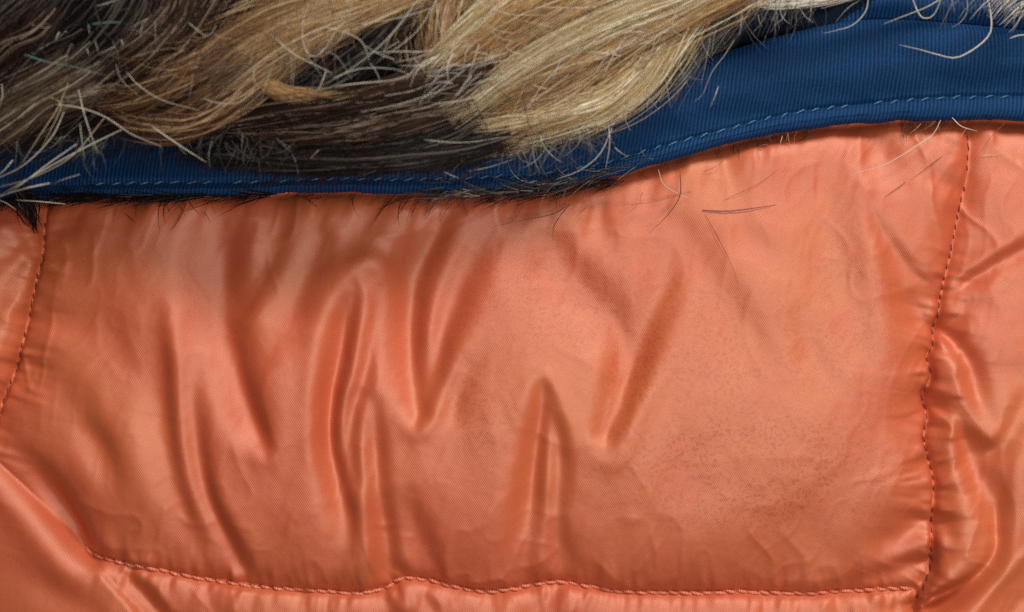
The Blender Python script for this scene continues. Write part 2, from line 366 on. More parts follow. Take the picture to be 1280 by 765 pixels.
def satin():
    m, nt, B, N = new_mat('coral_satin')
    tc = N('ShaderNodeTexCoord'); mp = N('ShaderNodeMapping'); mp.inputs['Scale'].default_value = (1/S,)*3
    nt.links.new(tc.outputs['Object'], mp.inputs[0]); V = mp.outputs[0]
    sx = N('ShaderNodeSeparateXYZ'); nt.links.new(V, sx.inputs[0]); x, y = sx.outputs[0], sx.outputs[1]
    # cloth grain: two sets of yarn crossing at a slant
    nz = noise(nt, V, 0.012, 2); wob = mth(nt, 'MULTIPLY', nz, 9.0)
    k1 = mth(nt, 'ADD', mth(nt, 'ADD', mth(nt, 'MULTIPLY', x, 2.3), mth(nt, 'MULTIPLY', y, 1.5)), wob)
    k2 = mth(nt, 'ADD', mth(nt, 'SUBTRACT', mth(nt, 'MULTIPLY', x, 1.7), mth(nt, 'MULTIPLY', y, 2.2)), wob)
    yarn = mth(nt, 'ADD', mth(nt, 'SINE', k1), mth(nt, 'SINE', k2))
    slub = noise(nt, V, 0.35, 3, 0.65)
    fine = noise(nt, V, 0.055, 3, 0.6)
    hgt = mth(nt, 'ADD', mth(nt, 'MULTIPLY', yarn, 0.17), mth(nt, 'MULTIPLY', slub, 0.22))
    bp = N('ShaderNodeBump'); bp.inputs['Strength'].default_value = 0.6; bp.inputs['Distance'].default_value = S*0.5
    nt.links.new(hgt, bp.inputs['Height'])
    bp2 = N('ShaderNodeBump'); bp2.inputs['Strength'].default_value = 0.5; bp2.inputs['Distance'].default_value = S*0.5
    nt.links.new(fine, bp2.inputs['Height']); nt.links.new(bp2.outputs[0], bp.inputs['Normal']); nt.links.new(bp.outputs[0], B.inputs['Normal'])
    # faded and slightly yellowed areas, then worn specks
    big = noise(nt, V, 0.0042, 2)
    c = mix(nt, ramp(nt, big, 0.35, 0.68), (0.485, 0.086, 0.034), (0.50, 0.110, 0.038))
    c = mix(nt, mth(nt, 'MULTIPLY', ramp(nt, noise(nt, V, 0.02, 3), 0.45, 0.75), 0.35), c, (0.48, 0.072, 0.038))
    def blob(cx, cy, rx, ry):
        X = (cx-640); Y = (382.5-cy)
        dx = mth(nt, 'DIVIDE', mth(nt, 'SUBTRACT', x, X), rx); dy = mth(nt, 'DIVIDE', mth(nt, 'SUBTRACT', y, Y), ry)
        r = mth(nt, 'ADD', mth(nt, 'MULTIPLY', dx, dx), mth(nt, 'MULTIPLY', dy, dy))
        return mth(nt, 'SUBTRACT', 1.0, r, clamp=True)
    reg = blob(930, 585, 240, 105)
    for b in ((700, 370, 200, 110), (880, 440, 200, 130), (1060, 400, 70, 160), (600, 520, 60, 110)):
        reg = mth(nt, 'MAXIMUM', reg, mth(nt, 'MULTIPLY', blob(*b), 0.62))
    reg = mth(nt, 'MULTIPLY', mth(nt, 'MULTIPLY', reg, 1.25, clamp=True), ramp(nt, noise(nt, V, 0.018, 3, 0.6), 0.30, 0.52))
    sp = ramp(nt, noise(nt, V, 0.21, 4, 0.8), 0.50, 0.58)
    c = mix(nt, mth(nt, 'MULTIPLY', mth(nt, 'MULTIPLY', reg, sp), 0.85), c, (0.32, 0.050, 0.018))
    lt = ramp(nt, noise(nt, V, 0.4, 2, 0.7), 0.35, 0.7)
    c = mix(nt, mth(nt, 'MULTIPLY', lt, 0.12), c, (0.78, 0.22, 0.10))
    nt.links.new(c, B.inputs['Base Color'])
    B.inputs['Roughness'].default_value = 0.53; B.inputs['IOR'].default_value = 1.6; B.inputs['Specular IOR Level'].default_value = 0.92; B.inputs['Specular Tint'].default_value = (1.0, 0.84, 0.69, 1)
    B.inputs['Sheen Weight'].default_value = 0.0; B.inputs['Sheen Roughness'].default_value = 0.45; B.inputs['Sheen Tint'].default_value = (1, 0.75, 0.7, 1)
    return m
M_satin = satin()

def thread(name, c1, c2, rough=0.42):
    m, nt, B, N = new_mat(name)
    tc = N('ShaderNodeTexCoord'); wv = N('ShaderNodeTexWave'); wv.wave_type = 'BANDS'; wv.bands_direction = 'DIAGONAL'
    wv.inputs['Scale'].default_value = 0.45/S/6.28*2; wv.inputs['Distortion'].default_value = 1.5
    nt.links.new(tc.outputs['Object'], wv.inputs['Vector'])
    nt.links.new(mix(nt, wv.outputs['Fac'], c1, c2), B.inputs['Base Color'])
    bp = N('ShaderNodeBump'); bp.inputs['Strength'].default_value = 0.8; bp.inputs['Distance'].default_value = S*0.6
    nt.links.new(wv.outputs['Fac'], bp.inputs['Height']); nt.links.new(bp.outputs[0], B.inputs['Normal'])
    B.inputs['Roughness'].default_value = rough; B.inputs['Specular IOR Level'].default_value = 0.5
    return m
M_thread = thread('coral_thread', (0.52, 0.11, 0.055), (0.66, 0.21, 0.12))
M_dthread = thread('crease_shade_thread', (0.11, 0.018, 0.010), (0.20, 0.04, 0.02), 0.95)  # dark red thread, its colour also standing in for shadow in the crease
M_bthread = thread('blue_thread', (0.012, 0.070, 0.16), (0.035, 0.14, 0.26))

def navy(name, ca=(0.0015, 0.016, 0.066), cb=(0.008, 0.054, 0.160)):
    m, nt, B, N = new_mat(name)
    uvn = N('ShaderNodeTexCoord'); sx = N('ShaderNodeSeparateXYZ'); nt.links.new(uvn.outputs['UV'], sx.inputs[0])
    tc = N('ShaderNodeMapping'); tc.inputs['Scale'].default_value = (1/S,)*3; nt.links.new(uvn.outputs['Object'], tc.inputs[0]); V = tc.outputs[0]
    wob = mth(nt, 'MULTIPLY', noise(nt, V, 0.02, 2), 5.0)
    ph = mth(nt, 'MULTIPLY', mth(nt, 'ADD', sx.outputs[0], wob), 2*math.pi/5.0)
    rib = mth(nt, 'SINE', ph)
    cross = mth(nt, 'SINE', mth(nt, 'ADD', mth(nt, 'MULTIPLY', sx.outputs[1], 2*math.pi/3.3), mth(nt, 'MULTIPLY', rib, 1.2)))
    grain = noise(nt, V, 0.35, 3, 0.7)
    h = mth(nt, 'ADD', mth(nt, 'ADD', mth(nt, 'MULTIPLY', rib, 0.8), mth(nt, 'MULTIPLY', cross, 0.03)), mth(nt, 'MULTIPLY', grain, 0.7))
    bp = N('ShaderNodeBump'); bp.inputs['Strength'].default_value = 0.6; bp.inputs['Distance'].default_value = S*0.8
    nt.links.new(h, bp.inputs['Height']); nt.links.new(bp.outputs[0], B.inputs['Normal'])
    f = mth(nt, 'ADD', mth(nt, 'MULTIPLY', ramp(nt, rib, -1, 1), 0.75), mth(nt, 'MULTIPLY', ramp(nt, grain, 0.4, 0.75), 0.5), clamp=True)
    c = mix(nt, f, ca, cb)
    c = mix(nt, mth(nt, 'MULTIPLY', ramp(nt, noise(nt, V, 0.03, 3), 0.45, 0.7), 0.35), c, tuple((p+q)/2 for p, q in zip(ca, cb)))
    nt.links.new(c, B.inputs['Base Color']); B.inputs['Roughness'].default_value = 0.62; B.inputs['Specular IOR Level'].default_value = 0.12
    B.inputs['Sheen Weight'].default_value = 0.08; B.inputs['Sheen Roughness'].default_value = 0.4; B.inputs['Sheen Tint'].default_value = (0.35, 0.6, 1, 1)
    return m
M_navy = navy('navy_ribbed_cloth')
M_dnavy = navy('shade_painted_navy', (0.0015, 0.005, 0.013), (0.004, 0.014, 0.032))  # darker copy of the navy cloth, shade of the hollow put into its colour

def hairmat(name, cols, rough=0.38):
    """cols: tones along 0..1, one tone per strand, neighbours in a tuft being alike"""
    m, nt, B, N = new_mat(name)
    at = N('ShaderNodeAttribute'); at.attribute_type = 'GEOMETRY'; at.attribute_name = 'tone'; cr = N('ShaderNodeValToRGB'); e = cr.color_ramp.elements
    while len(e) > 1: e.remove(e[0])
    e[0].position = cols[0][0]; e[0].color = (*cols[0][1], 1)
    for p, c in cols[1:]: k = e.new(p); k.color = (*c, 1)
    nt.links.new(at.outputs['Fac'], cr.inputs[0]); nt.links.new(cr.outputs[0], B.inputs['Base Color'])
    B.inputs['Roughness'].default_value = rough; B.inputs['Specular IOR Level'].default_value = 0.45 if rough < 0.4 else 0.16
    return m
HM = {
 'pale':   hairmat('pale_blond_fur', [(0, (0.16, 0.105, 0.045)), (0.35, (0.38, 0.275, 0.125)), (0.8, (0.55, 0.44, 0.24)), (1, (0.86, 0.82, 0.68))]),
 'gold':   hairmat('golden_tan_fur', [(0, (0.10, 0.050, 0.018)), (0.4, (0.30, 0.165, 0.060)), (0.8, (0.46, 0.285, 0.115)), (1, (0.68, 0.56, 0.36))]),
 'tan':    hairmat('dull_tan_fur', [(0, (0.06, 0.028, 0.012)), (0.5, (0.24, 0.13, 0.052)), (0.9, (0.42, 0.27, 0.12)), (1, (0.62, 0.48, 0.30))]),
 'brown':  hairmat('reddish_brown_fur', [(0, (0.02, 0.009, 0.005)), (0.5, (0.080, 0.034, 0.014)), (0.9, (0.20, 0.10, 0.045)), (1, (0.50, 0.34, 0.20))]),
 'taupe':  hairmat('taupe_fur', [(0, (0.03, 0.018, 0.012)), (0.5, (0.065, 0.042, 0.028)), (0.9, (0.15, 0.11, 0.075)), (1, (0.45, 0.38, 0.29))]),
 'dark':   hairmat('dark_brown_fur', [(0, (0.005, 0.003, 0.003)), (0.6, (0.018, 0.009, 0.006)), (0.93, (0.06, 0.03, 0.018)), (1, (0.34, 0.26, 0.20))], 0.45),
 'black':  hairmat('black_fur', [(0, (0.003, 0.003, 0.004)), (0.9, (0.010, 0.007, 0.007)), (1, (0.12, 0.10, 0.09))], 0.5),
 'grey':   hairmat('grey_fuzz_fur', [(0, (0.008, 0.008, 0.010)), (0.5, (0.05, 0.05, 0.05)), (0.85, (0.20, 0.20, 0.18)), (1, (0.55, 0.53, 0.47))]),
 'white':  hairmat('whitish_fur', [(0, (0.35, 0.32, 0.26)), (0.5, (0.60, 0.57, 0.49)), (1, (0.8, 0.78, 0.70))]),
}
def tubemat(name, c, rough=0.3):
    m, nt, B, N = new_mat(name); B.inputs['Base Color'].default_value = (*c, 1); B.inputs['Roughness'].default_value = rough
    tc = N('ShaderNodeTexCoord'); n = noise(nt, tc.outputs['Object'], 0.03/S, 3)
    nt.links.new(mix(nt, n, tuple(x*0.7 for x in c), tuple(min(1, x*1.2) for x in c)), B.inputs['Base Color']); return m
GM = {'w': tubemat('whitish_guard_hair', (0.60, 0.57, 0.48)), 'g': tubemat('grey_guard_hair', (0.36, 0.36, 0.34)), 't': tubemat('tan_guard_hair', (0.52, 0.40, 0.24)),
      'k': tubemat('black_guard_hair', (0.025, 0.016, 0.018)), 'b': tubemat('brown_guard_hair', (0.12, 0.05, 0.035)), 'e': tubemat('greenish_guard_hair', (0.12, 0.30, 0.28)),
      'r': tubemat('reddish_guard_hair', (0.30, 0.10, 0.06)), 'v': tubemat('violet_loose_hair', (0.10, 0.03, 0.10))}

# ---------------------------------------------------------------- THE JACKET
jacket = empty('puffer_jacket', (0, 0, 0), 'coral orange satin puffer jacket with quilting seams, lying flat under the furry navy trim', 'jacket')
X, Y, Z = (UU-640)*S, (382.5-VV)*S, H*S
names = {0: ('quilted_panel', 'large puffed middle panel with long creases and worn specks'), 1: ('quilted_panel', 'narrow panel beyond the left seam'),
         2: ('quilted_panel', 'crumpled panel beyond the right seam'), 3: ('quilted_panel', 'strip of panel below the lower seam'),
         4: ('quilted_panel', 'smooth panel at the lower left corner')}
for r in range(5):
    mk = (region == r) & (VV > vtop-22)
    link(names[r][0], grid_mesh('panel', X, Y, Z, mk), M_satin, jacket, names[r][1])

def tube_data(name, P, R, sides=5):
    P = np.asarray(P, float); n = len(P); T = np.gradient(P, axis=0); T /= np.linalg.norm(T, axis=1)[:, None]+1e-12
    up = np.array([0, 0, 1.0]); vs2 = []; fs = []
    for i in range(n):
        a = np.cross(T[i], up); la = np.linalg.norm(a); a = a/la if la > 1e-6 else np.array([1.0, 0, 0]); b = np.cross(a, T[i])
        for k in range(sides):
            t = 2*math.pi*k/sides; vs2.append(tuple(P[i]+R[i]*(math.cos(t)*a+math.sin(t)*b)))
    for i in range(n-1):
        for k in range(sides): fs.append((i*sides+k, i*sides+(k+1) % sides, (i+1)*sides+(k+1) % sides, (i+1)*sides+k))
    fs.append(tuple(range(sides))[::-1]); fs.append(tuple((n-1)*sides+k for k in range(sides)))
    me = bpy.data.meshes.new(name); me.from_pydata(vs2, [], fs); me.update(); me.polygons.foreach_set('use_smooth', [True]*len(me.polygons)); return me

def stitch_mesh(name, L, r, rise_, mat, seed):
    rr = random.Random(seed); P = []; R = []
    for i in range(6):
        t = i/5; P.append(((t-0.5)*L*S, (rr.uniform(-.3, .3)+0.9*math.sin((t-0.5)*3))*r*S*0.5, (math.sin(math.pi*t)*rise_-r*0.4)*S))
        R.append(r*S*(0.62+0.45*math.sin(math.pi*t)))
    me = tube_data(name, P, R, 6); me.materials.append(mat); return me
def sew(line, zf, pitch, skip, tilt, parent, meshes, jit=1.0, sink=0.0, u_min=-60, u_max=1340):
    P = catmull(line, 1.0); arc = np.concatenate([[0], np.cumsum(np.linalg.norm(np.diff(P, axis=0), axis=1))]); s = pitch*0.5
    while s < arc[-1]-2:
        u = np.interp(s, arc, P[:, 0]); v = np.interp(s, arc, P[:, 1]); u2 = np.interp(s+2, arc, P[:, 0]); v2 = np.interp(s+2, arc, P[:, 1])
        ang = math.atan2(-(v2-v), u2-u)+math.radians(tilt+random.uniform(-5, 5)*jit)
        s += pitch*random.uniform(0.9, 1.1)
        if not (u_min < u < u_max and v < 800) or random.random() < skip: continue
        u += random.uniform(-.7, .7)*jit; v += random.uniform(-.7, .7)*jit
        du, dv = 5*math.cos(ang), -5*math.sin(ang); z0 = zf(u-du, v-dv); z1 = zf(u+du, v+dv); zc = zf(u, v)
        o = link('stitch', random.choice(meshes), None, parent); z = max(zc, (z0+z1)/2)-sink
        o.location = W(u, v, z); o.rotation_euler = (0, -math.atan2(float(z1-z0), 10)*0.8, ang)
sm = [stitch_mesh('stitch', L, 2.35, 3.4, M_thread, i) for i, L in enumerate((17, 19, 16, 20))]
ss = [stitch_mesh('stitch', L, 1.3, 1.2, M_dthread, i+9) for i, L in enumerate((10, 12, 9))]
sew(BOTTOM, lambda u, v: float(hat(u, v)), 14.5, 0.0, -17, jacket, sm, sink=0.5)
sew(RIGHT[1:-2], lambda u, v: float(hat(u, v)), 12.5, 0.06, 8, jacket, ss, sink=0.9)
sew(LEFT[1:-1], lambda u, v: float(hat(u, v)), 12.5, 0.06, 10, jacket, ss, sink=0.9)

# ---------------------------------------------------------------- THE NAVY TRIM WITH FUR
trim = empty('fur_collar', (0, 0, 0), 'navy ribbed collar edging with long blond and dark brown fur along the coral jacket', 'fur trim')
STL = [(-170, 248), (0, 234), (100, 231), (200, 230), (300, 229), (400, 226), (500, 226), (600, 224), (690, 217), (760, 204), (850, 179), (900, 166), (950, 153),
       (1000, 142), (1060, 135), (1100, 131), (1180, 125), (1280, 123), (1460, 124)]
TOPB = [(-170, 160), (0, 150), (300, 150), (500, 150), (650, 140), (760, 115), (850, 88), (900, 71), (960, 53), (1030, 36), (1080, 30), (1130, 31), (1180, 34), (1280, 42), (1460, 60)]
lo, stl, tp = catmull(BANDLOW), catmull(STL), catmull(TOPB)
bu = np.arange(-270, 1550, 1.6)
L_, S_, T_ = [np.interp(bu, c[:, 0], c[:, 1]) for c in (lo, stl, tp)]
zb = hat(bu, L_+4); k = np.exp(-0.5*(np.arange(-60, 61)/22)**2); k /= k.sum(); zb = np.convolve(np.pad(zb, 60, 'edge'), k, 'valid')+30
edge_n = vnoise(bu/26, bu*0+3, 5)*1.2+vnoise(bu/8, bu*0+9, 6)*0.4; pk = vnoise(bu/20, bu*0+2, 8)
full = np.clip((bu-500)/300, 0, 1)   # how far the band is puffed out
sec = []
Lw = L_+edge_n
sec.append((Lw-16, zb-24)); sec.append((Lw-6, zb-17)); sec.append((Lw, zb-7)); sec.append((Lw+0.5, zb-2)); sec.append((Lw-3, zb+3.5)); sec.append((Lw-8, zb+6))
lf = (1-full)
sec.append(((L_+S_)/2, zb+7-1*lf)); sec.append((S_+4, zb+5-3*lf)); sec.append((S_, zb+1.6+pk*0.8-5*lf)); sec.append((S_-5, zb+5+pk*0.6-7*lf)); sec.append((S_-12, zb+8-13*lf))
for t, dz in ((0.3, 12), (0.5, 15), (0.7, 16), (0.85, 14)): sec.append((S_-12+(T_-S_+12)*t, zb+8-13*lf+dz*full-(t*45)*lf))
sec.append((T_+5, zb+17-68*lf)); sec.append((T_+1, zb+12-66*lf)); sec.append((T_-1, zb+3-60*lf)); sec.append((T_-2, zb-12-50*lf)); sec.append((T_-3, zb-26-44*lf))
vv = np.array([s[0] for s in sec]); zz = np.array([s[1] for s in sec])
tt = np.arange(len(sec)); td = np.linspace(0, len(sec)-1, 130)
def resample(A):
    Q = np.vstack([2*A[0]-A[1], A, 2*A[-1]-A[-2]]); out = []
    for t in td:
        i = min(int(t), len(A)-2); f = t-i; p0, p1, p2, p3 = Q[i], Q[i+1], Q[i+2], Q[i+3]
        out.append(0.5*((2*p1)+(-p0+p2)*f+(2*p0-5*p1+4*p2-p3)*f*f+(-p0+3*p1-3*p2+p3)*f**3))
    return np.array(out)
Vb, Zb = resample(vv), resample(zz); Ub = np.repeat(bu[None], len(td), 0)
Zb += 1.6*fbm(Ub/60, Vb/30, 31, 2)+3.0*vnoise(Ub/120, Vb/60, 12)*np.clip((S_-Vb)/30, 0, 1)
# ribs stand square to the band: shear the pattern with the slope
slope = np.gradient(blur(L_[None].repeat(3, 0), 40)[1], bu)
UVx = Ub+(Vb-S_)*(-slope*0.55)+0.12*np.maximum(Vb-S_, 0)*1.5; UVy = Vb
def bandz(u, v):
    i = int(np.clip((u-bu[0])/1.6, 0, len(bu)-1)); c = Vb[:, i]; j = np.argmin(np.where((np.arange(len(td)) > 24) & (np.arange(len(td)) < 110), np.abs(c-v), 1e9)); return float(Zb[j, i])
link('binding', grid_mesh('binding', (Ub-640)*S, (382.5-Vb)*S, Zb*S, None, (UVx, UVy)), M_navy, trim, 'navy ribbed edging rolled over and topstitched')
bst = [stitch_mesh('stitch', L, 1.5, 1.8, M_bthread, i+20) for i, L in enumerate((13, 14.5, 12))]
sew([(a, b) for a, b in STL], bandz, 19.6, 0.04, 8, trim, bst, sink=-0.9, u_min=120)

# navy cloth behind the edging
ku = np.arange(-260, 1560, 3.0); kv = np.arange(-330, 262, 3.0); KU, KV = np.meshgrid(ku, kv)
tline = np.interp(KU, tp[:, 0], tp[:, 1]); lline = np.interp(KU, lo[:, 0], lo[:, 1])
zbk = np.interp(KU, bu, zb)
dip = np.clip((1090-KU)/60, 0, 1); dip = dip*dip*(3-2*dip)
ab = np.clip((tline-KV)/30, 0, 1)
KZ = zbk-12-72*(1-np.clip((KU-500)/300, 0, 1))-ab*60*dip+(1-dip)*12*np.sin(np.clip((tline-KV)/45, 0, 1)*math.pi)-np.clip((KV-tline)/20, 0, 1)*10
KZ += 5*fbm(KU/130, KV/60, 50, 3)*ab
def kridge(pts, amp, sg):
    global KZ
    P = catmull(pts, 5.0); d = np.full(KU.shape, 1e9)
    for p in P: d = np.minimum(d, (KU-p[0])**2+(KV-p[1])**2)
    KZ = KZ+amp*np.exp(-0.5*d/sg**2)
kridge([(1060, 10), (1120, 0), (1200, 8), (1330, 20)], 8, 12)
kridge([(1250, 60), (1200, 20), (1240, -20)], -6, 12)
kridge([(940, 20), (1010, 0), (1080, -25)], 6, 9)
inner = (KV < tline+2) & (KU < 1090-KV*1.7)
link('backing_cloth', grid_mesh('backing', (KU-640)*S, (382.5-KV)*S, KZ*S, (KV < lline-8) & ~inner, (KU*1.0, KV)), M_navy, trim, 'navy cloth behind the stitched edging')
link('shade_painted_backing', grid_mesh('shaded_backing', (KU-640)*S, (382.5-KV)*S, KZ*S, inner, (KU*1.0, KV)), M_dnavy, trim, 'navy cloth behind the edging, shade of the hollow put into its blackish colour')  # same sheet as the backing; recess shade is painted in by colour

# pelt the fur grows on
pu = np.arange(-320, 1200, 5.0); pv = np.arange(-330, 230, 5.0); PU, PV = np.meshgrid(pu, pv)
bot = np.interp(PU, [-260, 0, 100, 250, 400, 560, 650, 740, 800, 840, 880, 1060, 1110, 1200], [195, 182, 158, 160, 172, 178, 160, 120, 60, 10, -25, -25, -120, -240])
inside = np.clip((bot-PV)/55, 0, 1); inside = inside*inside*(3-2*inside)
PZ = np.interp(PU, bu, zb)-25+inside*(40+10*fbm(PU/60, PV/40, 90, 3))+110*np.clip((-30-PV)/70, 0, 1)*inside+(30+44*(1-np.clip((PU-500)/300, 0, 1)))*np.clip(inside*4, 0, 1)
mp, ntp, Bp, Np = new_mat('dark_fur_pelt'); tcp = Np('ShaderNodeTexCoord')
ntp.links.new(mix(ntp, noise(ntp, tcp.outputs['Object'], 0.02/S, 3), (0.004, 0.003, 0.003), (0.014, 0.008, 0.006)), Bp.inputs['Base Color']); Bp.inputs['Roughness'].default_value = 0.9
link('pelt', grid_mesh('pelt', (PU-640)*S, (382.5-PV)*S, PZ*S, (bot-PV) > -8), mp, trim, 'dark pelt under the long fur')

# ---- locks of fur
def put_curves(name, P, R, mat, parent, label, tone=None):
    n, k_, _ = P.shape; c = bpy.data.hair_curves.new(name); c.add_curves([k_]*n)
    c.position_data.foreach_set('vector', P.reshape(-1).astype(np.float32))
    a = c.attributes.get('radius') or c.attributes.new('radius', 'FLOAT', 'POINT'); a.data.foreach_set('value', R.reshape(-1).astype(np.float32))
    if tone is None: tone = np.random.default_rng(n).random(n)
    t = c.attributes.new('tone', 'FLOAT', 'CURVE'); t.data.foreach_set('value', tone.astype(np.float32))
    c.materials.append(mat); return link(name, c, None, parent, label, 'stuff')
def lift(u): return 60+38*(1-np.clip((np.asarray(u, float)-500)/300, 0, 1))
def lock(guide, n, mat, label=None, w=(20, 10), lenf=(0.35, 0.8), rad=0.42, wav=3.0, zs=0.5, flare=0.0, K=14, seed=None, clump=7, stray=0.06):
    r = np.random.default_rng(seed if seed is not None else abs(hash((guide[0][0]*31+guide[0][1]*7+guide[-1][0]))) % 9999)
    if guide[0][1] < 0:          # the lock starts further up the pelt
        a_, b_ = np.array(guide[0], float), np.array(guide[1], float); e_ = a_-b_; e_ = e_/np.hypot(e_[0], e_[1])*130; e_[2] = 0
        L0 = sum(math.dist(guide[k][:2], guide[k+1][:2]) for k in range(len(guide)-1)); lenf = tuple(x*L0/(L0+130) for x in lenf); n = int(n*(L0+130)/L0)
        guide = [tuple(a_+e_)]+list(guide)
    G = catmull([(p[0], p[1], p[2]) for p in guide], 3.0)
    arc = np.concatenate([[0], np.cumsum(np.linalg.norm(np.diff(G, axis=0), axis=1))]); Ltot = arc[-1]; arc = arc/Ltot
    T = np.gradient(G[:, :2], axis=0); T /= np.linalg.norm(T, axis=1)[:, None]+1e-9
    for _ in range(3): T[1:-1] = (T[:-2]+T[1:-1]*2+T[2:])/4
    # clumps: strands share an offset and lean
    nc = max(3, n//clump); ca = np.clip(r.normal(0, 0.55, nc), -1.35, 1.35); cb = r.normal(0, 0.75, nc); cph = r.random((nc, 4))*6.28; cd = r.normal(0, 0.36, nc)
    ci = r.integers(0, nc, n)
    tight = r.uniform(0.04, 0.22, n)
    a0 = ca[ci]+r.normal(0, 1, n)*tight; b0 = cb[ci]+r.normal(0, 0.25, n)
    isstray = r.random(n) < stray
    a0 = np.where(isstray, r.normal(0, 0.8, n), a0)
    ln = r.uniform(lenf[0], lenf[1], n); t0 = r.uniform(-0.05, 1, n)*(1.04-ln)
    q = np.linspace(0, 1, K)[None]; t = np.clip(t0[:, None]+ln[:, None]*q, 0, 1)
    g = np.stack([np.interp(t, arc, G[:, j]) for j in range(3)], -1); tg = np.stack([np.interp(t, arc, T[:, j]) for j in range(2)], -1)
    wd = w[0]+(w[1]-w[0])*t
    dr = cd[ci][:, None]*q*0.6+np.where(isstray, r.normal(0, 0.9, n), r.normal(0, 0.10, n))[:, None]*q**1.5
    wv = (np.sin(t*9+cph[ci, 0][:, None])*0.6+np.sin(t*17+cph[ci, 1][:, None])*0.25)*wav+np.sin(q*5+r.random((n, 1))*6.28)*wav*0.22
    off = (a0[:, None]+dr+flare*a0[:, None]*q)*wd+wv
    u = g[..., 0]-tg[..., 1]*off; v = g[..., 1]+tg[..., 0]*off
    dome = np.sqrt(np.clip(1-(a0/1.5)**2, 0, 1))[:, None]
    z = g[..., 2]+(dome-0.6)*wd*zs*1.2+b0[:, None]*wd*zs*0.55+np.sin(q*4+cph[ci, 2][:, None])*1.5+np.where(isstray, r.uniform(2, 16, n), 0)[:, None]*q
    z -= 8*(q**3)*(~isstray)[:, None]*0.5
    if guide[0][2] > 50: z = z+lift(u)*np.clip((250-v)/30, 0, 1)
    kk = (DCAM+ZREF-z)/DCAM
    P = np.stack([(u-640)*kk*S, (382.5-v)*kk*S, z*S], -1)
    R = 0.98*rad*r.uniform(0.45, 1.3, (n, 1))*(1-0.82*q**2.2)*np.ones_like(P[..., 0])*S
    put_curves('fur_lock', P, R, HM[mat], trim, label, np.clip(0.62*r.random(nc)[ci]+0.38*r.random(n)+0.25*(b0 > 0.6), 0, 1)**1.15)

Zt = 95
def G(*p): return [(a, b, c) for a, b, c in p]
# dark undercoat over the whole left and middle
for i, (gp, n, m, w) in enumerate([
 (G((60, -40, 70), (20, 10, 72), (-20, 60, 68), (-60, 120, 55)), 700, 'black', (60, 50)),
 (G((180, -40, 75), (150, 20, 78), (110, 70, 72), (50, 110, 60)), 900, 'black', (60, 45)),
 (G((280, -40, 78), (250, 10, 80), (210, 60, 76), (150, 110, 62), (90, 130, 55)), 900, 'dark', (55, 35)),
 (G((360, -30, 70), (330, 30, 70), (280, 90, 66), (210, 130, 58), (130, 140, 50)), 800, 'dark', (45, 25)),
 (G((480, -20, 62), (450, 40, 58), (410, 90, 55), (350, 130, 52), (280, 150, 46)), 800, 'black', (50, 22)),
 (G((600, 0, 60), (560, 50, 60), (520, 100, 58), (450, 150, 52), (360, 170, 46)), 800, 'black', (50, 24)),
 (G((700, -10, 60), (670, 50, 60), (630, 110, 55), (560, 160, 48), (470, 185, 42)), 700, 'tan', (45, 22)),
 (G((820, -30, 60), (790, 30, 60), (750, 90, 55), (680, 140, 48), (600, 170, 42)), 900, 'tan', (40, 22)),
]): lock(gp, int(n*.8), m, None, w, rad=0.42, wav=4, seed=100+i)
